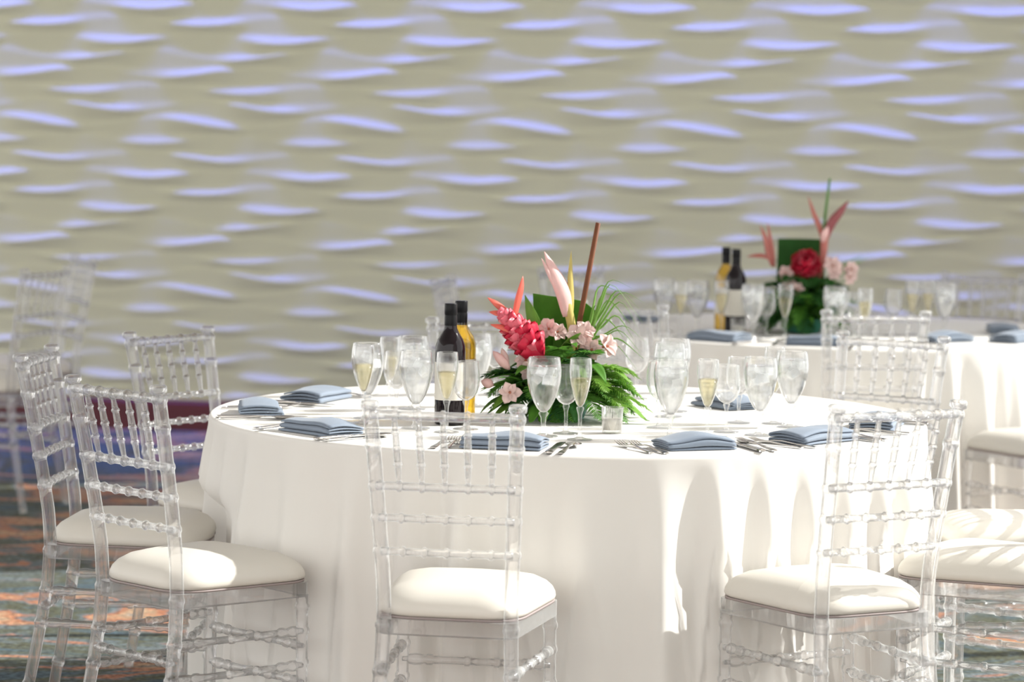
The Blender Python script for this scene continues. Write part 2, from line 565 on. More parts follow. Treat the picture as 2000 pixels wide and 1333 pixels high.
RAIL1, RAIL2, RAIL3, RAIL4 = 0.897, 0.742, 0.672, 0.598
def make_chair():
    t = thing('chiavari_chair', 'clear acrylic chair', 'chair')
    A = M['acrylic']
    ring_z = [0.10, 0.255, 0.335, 0.435, RAIL4, RAIL3, RAIL2, 0.83, 0.895]
    for s in (-1, 1):
        zs = sorted(set([i * 0.9 / 30 for i in range(31)] + [z + d for z in ring_z for d in (-.009, -.006, -.003, .003, .006, .009)]))
        pts, rad = [], []
        for z in zs:
            r = lerp(0.0135, 0.0160, min(1, z / 0.4)) if z < 0.4 else 0.0160
            for rz in ring_z:
                d = abs(z - rz)
                if d < 0.004:
                    r += 0.0026
                elif d < 0.0065:
                    r += 0.0015
            pts.append(post_at(z, s))
            rad.append(r)
        for z, r in ((0.905, .0150), (0.909, .0135), (0.912, .0195), (0.922, .0200), (0.926, .0175), (0.928, .010)):
            pts.append(post_at(min(z, .925), s) + Vector((0, 0, max(0, z - .925))))
            rad.append(r)
        MB().tube(pts, rad, 14).build('rear_post', A, t)
    # front legs
    for s in (-1, 1):
        ringed(lambda q: Vector((s * lerp(.172, .168, q), .342, lerp(0, .42, q))), .0115,
               [(.30, .016, .0155), (.62, .016, .0165), (.80, .016, .017), (.93, .016, .0175)], 12, .0145).build('front_leg', A, t)
    # rails of the back, with a bead at each spindle
    for z, r in ((RAIL1, .0105), (RAIL2, .0092), (RAIL3, .0082), (RAIL4, .0082)):
        a, b = post_at(z, -1), post_at(z, 1)
        bow = 0.010 if z > .8 else 0.006
        pf = lambda q, a=a, b=b, bow=bow: a.lerp(b, q) + Vector((0, -bow * math.sin(PI * q), 0))
        ringed(pf, r, [(k / 6, .014, r + .0035) for k in range(1, 6)], 10, None, 12).build('back_rail', A, t)
    for k in range(1, 6):
        q = k / 6
        a = post_at(RAIL2, -1).lerp(post_at(RAIL2, 1), q) + Vector((0, -.006 * math.sin(PI * q), .006))
        b = post_at(RAIL1, -1).lerp(post_at(RAIL1, 1), q) + Vector((0, -.010 * math.sin(PI * q), -.006))
        mb = MB()
        ts = [0, .06, .24, .27, .28, .31, .32, .35, .48, .51, .52, .55, .56, .59, .72, .75, .76, .79, .80, .83, .95, 1]
        rd = [.0052, .0056, .0072, .0076, .0098, .0098, .0078, .0078, .0082, .0082, .0102, .0102, .0082, .0080, .0074, .0074, .0096, .0096, .0074, .0070, .0056, .0056]
        mb.tube([a.lerp(b, x) for x in ts], rd, 10).build('spindle', A, t)
    # seat frame
    out = trapezoid(.150, .188, -.012, .358, .035)
    inn = trapezoid(.130, .166, .010, .336, .025)
    z0, z1 = .416, .450
    rowsv = [[(p.x, p.y, z0) for p in out], [(p.x, p.y, z1) for p in out], [(p.x, p.y, z1) for p in inn], [(p.x, p.y, z0) for p in inn],
             [(p.x, p.y, z0) for p in out]]
    MB().grid([r + [r[0]] for r in rowsv]).build('seat_frame', A, t, True, sharp=40)
    # padded seat: domed cushion and a dark welt under it
    def ring(sc, z, base=out):
        c = Vector((0, .173))
        return [((p - c).x * sc, (p - c).y * sc + c.y, z) for p in base]
    po = trapezoid(.152, .192, -.006, .368, .085, 9)
    rows_ = [ring(.965, .455, po), ring(1.0, .458, po), ring(1.010, .464, po), ring(1.002, .474, po), ring(.975, .485, po), ring(.91, .498, po),
             ring(.79, .511, po), ring(.60, .520, po), ring(.35, .525, po), ring(.12, .526, po)]
    mb = MB().grid([r + [r[0]] for r in rows_])
    n = len(po) + 1
    mb.f.append(tuple(9 * n + k for k in range(n - 1)))
    pad = mb.build('seat_pad', M['pad'], t)
    r1 = [ring(.97, .4505, po), ring(1.0, .4505, po), ring(1.002, .455, po), ring(.97, .4555, po), ring(.97, .4505, po)]
    MB().grid([r + [r[0]] for r in r1]).build('welt', M['piping'], pad)
    # stretchers
    def vase(a, b):
        mb = MB()
        ts = [0, .03, .05, .09, .12, .15, .17, .20, .215, .245, .26, .42, .425, .455, .46, .62, .625, .655, .66, .80, .82, .85, .87, .91, .94, .96, 1]
        rd = [.0055, .006, .012, .0135, .0125, .0095, .0125, .0125, .0092, .0092, .0085, .0085, .0112, .0112, .0085, .0085, .0112, .0112, .0085, .0085, .0122, .0122, .0095, .0125, .0130, .0075, .006]
        return mb.tube([a.lerp(b, x) for x in ts], rd, 12)
    for s in (-1, 1):
        for z in (.335, .255):
            vase(post_at(z, s), Vector((s * .170, .342, z))).build('side_stretcher', A, t)
    for z in (.300, .215):
        vase(Vector((-.170, .342, z)), Vector((.170, .342, z))).build('front_stretcher', A, t)
    vase(post_at(.295, -1), post_at(.295, 1)).build('rear_stretcher', A, t)
    return t

T1 = Vector((0.145, 7.72, 0))
T2 = Vector((1.20, 11.0, 0))
TOP = 0.768                                     # upper face of the tablecloths
G1, G2 = 'chairs around the near table', 'chairs around the far table'
chairs = [
    (T1.x - .275, T1.y - 1.310, -10, 'clear acrylic chair nearest the camera, straight in front of the flowers and bottles', G1),
    (T1.x + .660, T1.y - 1.155, 28, 'clear acrylic chair in front of the white cloth at right, back to the camera', G1),
    (T1.x - .985, T1.y - .915, -46, 'clear acrylic chair at front left with pinkish back and large ivory seat', G1),
    (T1.x - 1.275, T1.y - .130, -95, 'clear acrylic chair seen edge-on at the far left of the near table', G1),
    (T1.x - 1.040, T1.y + .595, -126, 'brightly lit clear chair behind the left edge of the near table', G1),
    (T1.x + 1.174, T1.y - .624, 62, 'clear chair cut off by the right edge, lower ivory seat', G1),
    (T1.x + 1.335, T1.y + .060, 93, 'clear chair cut off by the right edge, middle ivory seat', G1),
    (T1.x + .905, T1.y + .820, 147, 'greenish clear chair facing the camera behind the right end of the near table', G1),
    (T1.x - .215, T1.y + 1.230, -170, 'clear chair mostly hidden behind the wine bottles and red ginger flower', G1),
    (T2.x - .040, T2.y - 1.300, 3, 'clear chair in front of the far table, its back to the camera', G2),
    (T2.x - .800, T2.y - 1.100, -36, 'clear chair whose one post shows right of the grass blades', G2),
    (T2.x + .620, T2.y - 1.280, 26, 'clear chair at the right edge, upper blurred ivory seat', G2),
    (T2.x + .660, T2.y + 1.000, 158, 'dark blurred chair behind the far table at the right edge', G2),
    (T2.x - 1.390, T2.y + .220, -100, 'blurred grey chair seen edge-on behind the wine bottles', G2),
    (T2.x - .920, T2.y + 1.030, -138, 'faint blurred chair behind the tall flower stems', G2),
    (-1.840, 11.480, 68, 'blurred grey chair at the far left, its seat cut off by the edge', 'far left chairs by the wall'),
    (-1.830, 12.360, 112, 'tall-looking blurred grey chair at far left, nearest the back wall', 'far left chairs by the wall'),
]
proto = make_chair()
for i, (x, y, a, lb, g) in enumerate(chairs):
    c = proto if i == 0 else copy_tree(proto)
    c.location = (x, y, 0)
    c.rotation_euler = (0, 0, math.radians(a))
    tag(c, lb, 'chair', g)

# ------------------------------------------------------------------ tables and cloths
def make_table(name_label, group, c):
    t = thing('banquet_table', name_label, 'table', c, 0, group)
    MB().lathe([(0, .725), (.905, .725), (.912, .73), (.912, .755), (.905, .760), (0, .760)], 64).build('tabletop', M['wood_table'], t, True, sharp=40)
    for k in range(4):
        a = PI / 4 + k * PI / 2
        p = Vector((math.cos(a) * .55, math.sin(a) * .55, 0))
        MB().tube([p, p + Vector((0, 0, .725))], .016, 10).build('leg', M['table_metal'], t)
    return t

def make_cloth(label, c, seed, turn, seats=()):
    rnd = random.Random(seed)
    n = 900
    R = 0.918
    folds = 40
    ph = [rnd.uniform(0, 2 * PI) for _ in range(8)]
    def fold(th):
        w = th * folds / 1.0 + 1.6 * math.sin(3 * th + ph[0]) + 1.1 * math.sin(5 * th + ph[1]) + .6 * math.sin(8 * th + ph[2])
        a = 0.62 + 0.38 * math.sin(2 * th + ph[3]) * math.sin(7 * th + ph[4])
        s_ = math.sin(w)
        return a * (s_ * 0.75 + 0.35 * math.sin(2 * w + ph[5]) * 0.5 + 0.12 * math.sin(61 * th + ph[6]))
    fo = [fold(2 * PI * k / n) for k in range(n)]
    rows = []
    for r in (0.02, .2, .4, .6, .75, .85, .89, .905):
        rows.append([(r * math.cos(2 * PI * k / n), r * math.sin(2 * PI * k / n), TOP - .001 + .0006 * math.sin(9 * r + 4 * 2 * PI * k / n)) for k in range(n)])
    for q in (20, 45, 70, 90):
        a = math.radians(q)
        rr, zz = .905 + .013 * math.sin(a), TOP - .013 * (1 - math.cos(a))
        rows.append([(rr * math.cos(2 * PI * k / n), rr * math.sin(2 * PI * k / n), zz) for k in range(n)])
    steps = 34
    for j in range(1, steps + 1):
        t = j / steps
        z = lerp(TOP - .013, .006, t)
        g = sm(t / .42) ** .7
        flare = .010 * t + .060 * t ** 1.1
        ring = []
        for k in range(n):
            th = 2 * PI * k / n
            amp = .046 * g * (0.5 + 0.5 * t) + .010 * min(1, t * 9)
            rr = R + flare + amp * fo[k] + .004 * t * math.sin(23 * th + 6 * t + ph[7])
            for sa, sr in seats:                  # a chair pushed in presses the cloth back
                da = abs((th + turn - sa + PI) % (2 * PI) - PI)
                w_ = (1 - sm((da - .20) / .14)) * sm((.60 - z) / .08)
                if w_ > 0 and rr > sr - .012:
                    rr = lerp(rr, sr - .012 - .008 * (1 - fo[k]), w_)
            ring.append((rr * math.cos(th), rr * math.sin(th), z))
        rows.append(ring)
    mb = MB().grid(rows, True)
    mb.f.append(tuple(range(n)))
    o = mb.build('tablecloth', M['cloth'], None, True, (c.x, c.y, 0), (0, 0, turn))
    tag(o, label, 'tablecloth', 'floor-length white tablecloths')
make_table('round banquet table under the near white cloth', 'round banquet tables', T1)
make_table('round banquet table under the far white cloth at right', 'round banquet tables', T2)
def seats_of(c, g):
    res = []
    for x, y, a, lb, gg in chairs:
        if gg == g:
            f = Vector((-math.sin(math.radians(a)), math.cos(math.radians(a))))
            r_ = Vector((f.y, -f.x))
            pts = [Vector((x - c.x, y - c.y)) + f * .372 + r_ * k for k in (-.19, 0, .19)]
            res.append((math.atan2(pts[1].y, pts[1].x), min(p.length for p in pts)))
    return res
make_cloth('long white cloth on the near round table in the middle', T1, 5, 0.3, seats_of(T1, G1))
make_cloth('long white cloth on the far blurred table at right', T2, 9, 1.7, seats_of(T2, G2))

# ------------------------------------------------------------------ glassware
def bowl_profile(outer, th):
    inner = [(max(r - th, 0.0), z + (th if i == 0 else 0)) for i, (r, z) in enumerate(outer)]
    return outer + [(outer[-1][0] - th / 2, outer[-1][1] + .0008)] + list(reversed(inner))

def glass_kind(kind):
    """outer bowl outline, stem radius, heights and the level of what is poured in"""
    if kind == 'water':
        return dict(bowl=[(.0, .058), (.008, .060), (.016, .068), (.025, .084), (.033, .104), (.039, .126), (.0418, .146), (.0418, .160),
                          (.040, .176), (.0375, .190)], foot=.036, stem=.0066, z0=.058, level=.170, fill='water')
    if kind == 'flute':
        return dict(bowl=[(.0, .078), (.005, .080), (.010, .087), (.016, .104), (.0215, .126), (.0255, .148), (.0268, .164), (.0262, .180),
                          (.0252, .194)], foot=.031, stem=.0050, z0=.078, level=.147, fill='champagne')
    return dict(bowl=[(.0, .070), (.008, .0715), (.018, .078), (.027, .090), (.0325, .106), (.0338, .122), (.0325, .140), (.030, .158), (.0295, .166)],
                foot=.032, stem=.0046, z0=.070, level=None, fill=None)

GM = {}
def glass_meshes(kind):
    g = glass_kind(kind)
    d = {}
    d['bowl'] = MB().lathe(bowl_profile(g['bowl'], .0011), 32).mesh('bowl', M['glass'])
    s_, z0, f_ = g['stem'], g['z0'], g['foot']
    d['stem'] = MB().lathe([(s_ * 1.7, .0062), (s_ * 1.15, .012), (s_ * .95, .025), (s_ * .9, z0 * .55), (s_ * 1.05, z0 * .8), (s_ * 1.9, z0 - .003), (s_ * 1.6, z0 + .0015)], 16).mesh('stem', M['glass'])
    d['foot'] = MB().lathe([(0, .0002), (f_ - .001, .0002), (f_, .0012), (f_ - .002, .0022), (f_ * .55, .0034), (s_ * 1.8, .0062), (0, .0066)], 32).mesh('foot', M['glass'])
    if g['level']:
        pts = []
        for (r, z), (r2, z2) in zip(g['bowl'], g['bowl'][1:]):
            if z < g['level']:
                pts.append((max(0, r - .0017), z + (.0022 if r == 0 else .0006)))
            if z < g['level'] <= z2:
                rr = lerp(r, r2, (g['level'] - z) / (z2 - z)) - .0017
                pts += [(rr, g['level']), (rr - .002, g['level'] - .0006), (0, g['level'] - .0006)]
        d[g['fill']] = MB().lathe(pts, 32).mesh(g['fill'], M[g['fill']])
    if kind == 'water':
        ic = MB().box((-.011, -.011, -.011), (.011, .011, .011))
        d['ice_cube'] = ic.mesh('ice_cube', M['ice'], False)
    return d
for k in ('water', 'flute', 'wine'):
    GM[k] = glass_meshes(k)
GNAME = {'water': ('water_goblet', 'glass'), 'flute': ('champagne_flute', 'glass'), 'wine': ('wine_glass', 'glass')}

def put_glass(kind, x, y, label, group, rnd=random.Random(3)):
    nm, cat = GNAME[kind]
    t = thing(nm, label, cat, (x, y, TOP), rnd.uniform(0, 6), group)
    for part in ('bowl', 'stem', 'foot', 'water', 'champagne'):
        if part in GM[kind]:
            o = place(part, GM[kind][part], t)
            if part in ('water', 'champagne') and kind == 'water':
                w = o
    if kind == 'water':
        for j, (dx, dy, dz) in enumerate(((-.014, .005, .158), (.013, -.010, .155), (.004, .014, .142), (-.004, -.012, .136))):
            o = place('ice_cube', GM['water']['ice_cube'], w, (dx, dy, dz), (rnd.uniform(0, 3), rnd.uniform(0, 3), rnd.uniform(0, 3)))
    return t

near_glasses = [
    ('water', 0.078, 7.181, 'water goblet in front of the flowers, with a big lump of ice'),
    ('wine', 0.133, 7.250, 'wine glass half hidden behind the goblet in front of the flowers'),
    ('flute', 0.164, 7.117, 'champagne flute in front of the flowers, right of the goblet'),
    ('flute', -0.155, 7.241, 'champagne flute in front of the dark wine bottle'),
    ('wine', -0.110, 7.318, 'empty wine glass right of the dark bottle, before the amber one'),
    ('water', -0.232, 7.324, 'water goblet left of the dark wine bottle, front of the pair'),
    ('water', -0.257, 7.791, 'water goblet left of the dark bottle, taller-looking rear one of the pair'),
    ('water', -0.361, 7.544, 'leftmost water goblet on the near table'),
    ('flute', -0.365, 7.425, 'champagne flute overlapping the leftmost water goblet'),
    ('flute', -0.312, 7.691, 'champagne flute between the leftmost goblet and the goblet pair'),
    ('wine', -0.290, 7.597, 'wine glass between the leftmost goblet and the goblet pair'),
    ('water', -0.093, 7.897, 'water goblet behind the wine bottles'),
    ('wine', -0.045, 8.273, 'wine glass behind the red ginger flower'),
    ('water', 0.381, 7.161, 'water goblet of bright ice right of the candle, front one'),
    ('wine', 0.367, 7.421, 'wine glass tucked against the left of the goblet right of the candle'),
    ('water', 0.426, 7.840, 'water goblet standing right behind the goblet next to the candle'),
    ('flute', 0.468, 7.148, 'champagne flute right of the candle, with golden drink'),
    ('wine', 0.527, 7.343, 'nearly empty wine glass in the middle of the right-hand glasses'),
    ('wine', 0.574, 7.569, 'wine glass behind the nearly empty one at right'),
    ('water', 0.603, 7.278, 'water goblet with a flute of yellow drink seen through it'),
    ('flute', 0.662, 7.562, 'champagne flute standing behind the goblet at right'),
    ('water', 0.698, 7.481, 'rightmost water goblet on the near table'),
    ('wine', 0.341, 8.180, 'wine glass right of the grass blades and fern'),
    ('water', 0.405, 7.700, 'water goblet just right of the fern, behind'),
]
for k, x, y, lb in near_glasses:
    put_glass(k, x, y, lb, 'glasses on the near table')
far_glasses = [
    ('water', 0.541, 10.747, 'blurred goblet furthest left on the far table'),
    ('flute', 0.587, 10.492, 'blurred flute beside the furthest left goblet on the far table'),
    ('water', 0.654, 10.646, 'blurred goblet with yellow drink behind, left of the far bottles'),
    ('flute', 0.735, 10.590, 'blurred flute touching the left of the far amber bottle'),
    ('water', 0.835, 10.450, 'blurred goblet in front of the far dark bottle'),
    ('wine', 0.868, 10.655, 'blurred wine glass right of the far dark bottle'),
    ('wine', 0.890, 10.545, 'blurred wine glass left of the flute by the far flowers'),
    ('flute', 0.945, 10.430, 'blurred champagne flute at the left of the far flowers'),
    ('water', 1.113, 10.388, 'blurred goblet right of the far flowers'),
    ('wine', 1.192, 10.484, 'blurred wine glass between goblet and flute, right of the far flowers'),
    ('flute', 1.201, 10.251, 'blurred champagne flute right of the far flowers'),
    ('wine', 1.354, 10.709, 'blurred wine glass left in the far group by the dark chair'),
    ('flute', 1.428, 10.755, 'blurred flute in the far group by the dark chair'),
    ('flute', 1.493, 10.814, 'blurred flute second from the dark chair on the far table'),
    ('water', 1.543, 10.740, 'blurred goblet nearest the dark chair on the far table'),
]
for k, x, y, lb in far_glasses:
    put_glass(k, x, y, lb, 'glasses on the far table')


# ------------------------------------------------------------------ bottles, votives
def bottle(x, y, label, glass_mat, label_mat=True, rz=0.0):
    t = thing('wine_bottle', label, 'bottle', (x, y, TOP), rz, 'wine bottles')
    prof = [(0, .0004), (.034, .0004), (.0372, .004), (.0378, .012), (.0378, .180), (.0365, .196), (.031, .212), (.022, .226), (.0165, .238),
            (.0150, .250), (.0146, .262), (.0146, .2955), (0, .2955)]
    MB().lathe(prof, 40).build('body', glass_mat, t, True, sharp=50)
    cap = MB().lathe([(.0153, .240), (.0156, .241), (.0156, .268), (.0149, .270), (.0149, .272), (.0158, .274), (.0158, .298), (.0148, .300), (0, .300)], 28)
    cap.build('capsule', M['capsule'], t, True, sharp=40)
    n = 20
    lab = []
    for z in (.062, .155):
        lab.append([(.0382 * math.cos(-PI * .5 + a), .0382 * math.sin(-PI * .5 + a), z) for a in [lerp(-1.9, 1.9, k / n) for k in range(n + 1)]])
    MB().grid(lab).build('paper_label', M['label'], t)
    return t
def votive(x, y, label):
    t = thing('votive_candle', label, 'candle', (x, y, TOP), 0, 'votive candles')
    MB().lathe([(0, .0004), (.0235, .0004), (.0245, .002), (.0272, .062), (.0265, .0628), (.0255, .062), (.0230, .008), (0, .008)], 28).build('glass_holder', M['glass'], t)
    wx = MB().lathe([(0, .0085), (.0225, .0085), (.0238, .036), (.021, .0368), (0, .036)], 24).build('candle_wax', M['wax'], t)
    MB().tube([(0, 0, .035), (.0005, 0, .040), (.0015, 0, .044)], .0008, 6).build('wick', M['wick'], wx)
bottle(-0.152, 7.435, 'dark red wine bottle with black capsule on the near table', M['red_wine_bottle'], rz=-0.9)
bottle(-0.128, 7.545, 'amber white wine bottle behind the dark one on the near table', M['white_wine_bottle'], rz=0.5)
bottle(0.795, 10.740, 'dark blurred wine bottle on the far table', M['red_wine_bottle'], rz=-0.6)
bottle(0.768, 10.870, 'amber blurred wine bottle on the far table', M['white_wine_bottle'], rz=-0.4)
votive(0.246, 7.287, 'white votive candle in a clear glass right of the near flowers')
votive(0.795, 10.590, 'blurred white votive candle before the far dark bottle')


# ------------------------------------------------------------------ napkins and cutlery
def napkin_mesh(seed, L=.185, W=.105, layers=4):
    rnd = random.Random(seed)
    gap = .0062
    # zigzag cross-section, sewn into one closed ribbon
    path = []
    for j in range(layers):
        y0, y1 = (-W / 2, W / 2) if j % 2 == 0 else (W / 2, -W / 2)
        z = .003 + j * gap
        sh = rnd.uniform(-.004, .004)
        m_ = 7
        for k in range(m_ + 1):
            tt = k / m_
            path.append(Vector((lerp(y0, y1, tt) * (1 - .03 * j) + sh, z + .0022 * math.sin(PI * tt) * (j * .8 + .3))))
        if j < layers - 1:
            e = path[-1]
            d = 1 if y1 > 0 else -1
            path.append(Vector((e.x + d * .0035, z + gap * .35)))
            path.append(Vector((e.x + d * .0030, z + gap * .75)))
    th = .0021
    n = len(path)
    up_, dn = [], []
    for i, p in enumerate(path):
        tg = (path[min(n - 1, i + 1)] - path[max(0, i - 1)]).normalized()
        nn = Vector((-tg.y, tg.x))
        up_.append(p + nn * th)
        dn.append(p - nn * th)
    loop = up_ + list(reversed(dn))
    rows = []
    steps = 14
    a1, a2 = rnd.uniform(0, 6), rnd.uniform(0, 6)
    for i in range(steps + 1):
        t = i / steps
        x = (t - .5) * L
        endp = abs(t - .5) * 2
        ring = []
        for p in loop:
            hz = max(0, p.y) / (layers * gap)
            puff = .007 * math.sin(PI * t + .3 * math.sin(a1)) * hz
            wob = .003 * math.sin(7 * t + a2 + 20 * p.x) * hz
            skew = .012 * math.sin(a1) * hz
            ring.append((x * (1 - .04 * hz * math.sin(a2)) + skew, p.x * (1 + .05 * math.sin(3 * t + a1)), max(.0003, p.y + puff + wob - .0015 * endp * hz)))
        rows.append(ring)
    mb = MB().grid(rows, True)
    c = len(loop)
    for base, rev in ((0, True), (steps * c, False)):
        for i in range(n - 1):
            q = (base + i, base + i + 1, base + c - 2 - i, base + c - 1 - i)
            mb.f.append(tuple(reversed(q)) if rev else q)
    return mb
NAPK = [napkin_mesh(s, L, W).mesh('napkin', M['napkin']) for s, L, W in ((1, .190, .105), (2, .165, .100), (3, .200, .110))]

def strip(sections, n=10):
    """lofted flat bar: (y, z, half width, half thickness, x)"""
    rows = []
    for s_ in sections:
        y, z, w, h = s_[:4]
        x0 = s_[4] if len(s_) > 4 else 0
        rows.append([(x0 + w * math.copysign(abs(math.cos(a)) ** .7, math.cos(a)), y, z + h * math.copysign(abs(math.sin(a)) ** .7, math.sin(a)))
                     for a in [2 * PI * k / n for k in range(n)]])
    mb = MB().grid(rows, True)
    mb.f.append(tuple(range(n)))
    mb.f.append(tuple(reversed(range((len(rows) - 1) * n, len(rows) * n))))
    return mb
def fork_mesh():
    mb = strip([(-.095, .003, .0075, .0014), (-.08, .0035, .0085, .0015), (-.04, .005, .0055, .0017), (0, .009, .0035, .0018), (.03, .0085, .0040, .0016),
                (.042, .006, .0095, .0013), (.055, .0042, .0118, .0011), (.062, .0040, .0122, .0011)])
    for k in range(4):
        x = (-1.5 + k) * .0068
        b = strip([(.060, .0040, .0023, .0010, x), (.080, .0060, .0020, .0010, x), (.098, .0105, .0011, .0008, x)], 6)
        mb.add(b.v, b.f)
    return mb.mesh('dinner_fork', M['steel'])
def knife_mesh():
    return strip([(-.115, .0045, .0085, .0032), (-.10, .0045, .0100, .0040), (-.05, .0045, .0085, .0040), (-.005, .0045, .0065, .0036), (.0, .0045, .0085, .0018),
                  (.03, .0045, .0105, .0012), (.08, .0045, .0105, .0010), (.105, .0045, .0075, .0008, .002), (.115, .0045, .0015, .0006, .006)]).mesh('table_knife', M['steel'])
def spoon_mesh():
    mb = strip([(-.095, .003, .0075, .0014), (-.08, .0035, .0085, .0015), (-.04, .005, .0055, .0017), (0, .009, .0035, .0018), (.038, .0075, .0040, .0016)])
    rows = []
    for j in range(9):
        t = j / 8
        w = .0205 * math.sin(PI * min(1, .08 + t * .92)) ** .6 * (1.0 - .12 * t)
        y = .036 + t * .062
        dip = .0065 * math.sin(PI * t)
        top = [(lerp(-w, w, k / 8), y, .0085 - dip * (1 - (k / 4 - 1) ** 2)) for k in range(9)]
        bot = [(x, yy, z - .0012) for x, yy, z in reversed(top)]
        rows.append(top + bot)
    b = MB().grid(rows, True)
    mb.add(b.v, b.f)
    return mb.mesh('table_spoon', M['steel'])
FORK, KNIFE, SPOON = fork_mesh(), knife_mesh(), spoon_mesh()

def place_setting(c, x, y, rz, desc, idx, group, full=True, turn=0.0, push=0.0):
    """napkin with forks on its left and knife and spoon on its right, seen from the chair"""
    o = place('napkin', NAPK[idx % 3], None, (x, y, TOP), (0, 0, rz + turn))
    tag(o, desc, 'napkin', 'folded napkins on the ' + group)
    short = desc
    R_ = Vector((math.cos(rz), math.sin(rz)))
    U_ = Vector((-R_.y, R_.x))
    def put(nm, me, off, along, dz, a, what):
        p = Vector((x, y)) + R_ * off + U_ * along
        k = place(nm, me, None, (p.x, p.y, TOP), (0, 0, rz + a))
        tag(k, what, nm.split('_')[1], 'cutlery on the ' + group)
    key = desc.split('napkin ')[1].split(',')[0].replace('with pale front fold ', '').replace(' with dark puffed folds', '')
    if full == 2:
        put('dinner_fork', FORK, -.150, .012, 0, random.uniform(-.06, .06), 'outer silver fork by the napkin ' + key)
        put('dinner_fork', FORK, -.120, -.004, 0, random.uniform(-.06, .06), 'inner silver fork by the napkin ' + key)
        put('table_knife', KNIFE, .120, .004, 0, random.uniform(-.05, .05), 'silver knife right of the napkin ' + key)
        put('table_spoon', SPOON, .152, -.008, 0, random.uniform(-.06, .06), 'silver spoon right of the napkin ' + key)
    elif full == 1:
        put('dinner_fork', FORK, -.130, 0, 0, 0, 'silver fork by the napkin ' + key)
        put('table_knife', KNIFE, .130, 0, 0, 0, 'silver knife by the napkin ' + key)
settings = [
    (-0.014, 6.936, -0.200, 'slate-blue napkin behind the nearest chair, stacked in flat folds', 0, 'near table'),
    (0.432, 6.973, 0.367, 'slate-blue napkin with pale front fold on the table edge, right of the candle', 1, 'near table'),
    (0.724, 7.168, 0.810, 'slate-blue napkin seen through the spindles of the right-hand chair', 2, 'near table'),
    (-0.455, 7.191, -0.848, 'slate-blue napkin on the left front edge with dark puffed folds', 3, 'near table'),
    (-0.641, 7.633, -1.461, 'slate-blue napkin on the far left edge of the near table', 4, 'near table'),
    (-0.519, 8.000, -1.970, 'slate-blue napkin at the back left of the near table, pale fold on top', 5, 'near table'),
    (0.916, 7.508, 1.302, 'slate-blue napkin behind the top rail of the right-hand chair', 6, 'near table'),
    (0.574, 7.986, -4.158, 'folded blue napkin behind the wine glasses at right on the near table', 7, 'near table'),
    (0.715, 10.364, -0.652, 'blurred blue napkin left on the near side of the far table', 8, 'far table'),
    (1.030, 10.218, -0.214, 'blurred blue napkin beside the far flowers on the far table', 9, 'far table'),
    (1.515, 10.470, 0.536, 'blurred pale napkin right of the chair before the far table', 10, 'far table'),
    (1.788, 10.949, 1.484, 'blurred pale napkin in front of the dark chair', 11, 'far table'),
    (1.764, 10.520, 0.866, 'blurred dark napkin cut off by the right edge', 12, 'far table'),
    (0.489, 11.293, -1.961, 'blurred dark napkin behind the grass blades', 13, 'far table'),
]
for k, (x, y, rz, ds, i, g) in enumerate(settings):
    place_setting(None, x, y, rz, ds, i, g, {'near table': 2, 'far table': 1}[g] if i not in (10, 11, 12, 7) else 0)


# ------------------------------------------------------------------ flowers
def blade(L, W, droop=0.0, cup=0.0, n=8, tip=1.0, twist=0.0, base=.25, wmax=.4, th=0.0006):
    """leaf or petal along +Y, face up; closed with a little thickness"""
    top, bot = [], []
    y = z = 0.0
    ang = 0.0
    for i in range(n + 1):
        t = i / n
        if i:
            ang = -droop * t
            y += L / n * math.cos(ang)
            z += L / n * math.sin(ang)
        if t < wmax:
            w = lerp(base, 1.0, math.sin(PI / 2 * t / wmax))
        else:
            w = math.cos(PI / 2 * ((t - wmax) / (1 - wmax))) ** tip
        w = max(w, .03) * W / 2
        tw = twist * t
        row = []
        for k in (-1, -.5, 0, .5, 1):
            x = w * k
            zz = cup * w * (abs(k) ** 1.6)
            x2, z2 = x * math.cos(tw) - zz * math.sin(tw), x * math.sin(tw) + zz * math.cos(tw)
            row.append((x2, y - math.sin(ang) * z2 * 0, z + z2))
        top.append(row)
    rows = [r + [(a, b, c - th) for a, b, c in reversed(r)] for r in top]
    mb = MB().grid(rows, True)
    mb.f.append(tuple(range(10)))
    mb.f.append(tuple(reversed(range(n * 10, n * 10 + 10))))
    return mb

def aim(d, face=(0, 0, 1)):
    """rotation that turns +Y to d with +Z as near face as it can be"""
    d = Vector(d).normalized()
    f = Vector(face)
    x = d.cross(f)
    if x.length < 1e-4:
        x = d.orthogonal()
    x.normalize()
    z = x.cross(d)
    mm = Matrix((x, d, z)).transposed()
    return mm.to_euler()

PETALS = [blade(.033, .026, .8, .45, 6, .5, 0, .35, .62).mesh('petal', M['petal']), blade(.032, .020, .6, .5, 6, .6, 0, .35, .6).mesh('petal', M['petal'])]
THROAT = MB().lathe([(0, -.012), (.003, -.010), (.0045, 0), (.003, .006), (.001, .012), (0, .013)], 10).mesh('lily_blossom', M['throat'])
def blossom(parent, p, d, s=1.0, spread=.85):
    o = place('lily_blossom', THROAT, parent, p, Vector(d).to_track_quat('Z', 'Y').to_euler())
    o.scale = (s, s, s)
    for k in range(6):
        a = k * PI / 3 + random.uniform(-.12, .12)
        e = spread + random.uniform(-.35, .25)
        dd = Vector((math.cos(a) * math.sin(e), math.sin(a) * math.sin(e), math.cos(e)))
        place('petal', PETALS[k % 2], o, (0, 0, 0), aim(dd, (-math.cos(a) * math.cos(e), -math.sin(a) * math.cos(e), math.sin(e))))
    return o
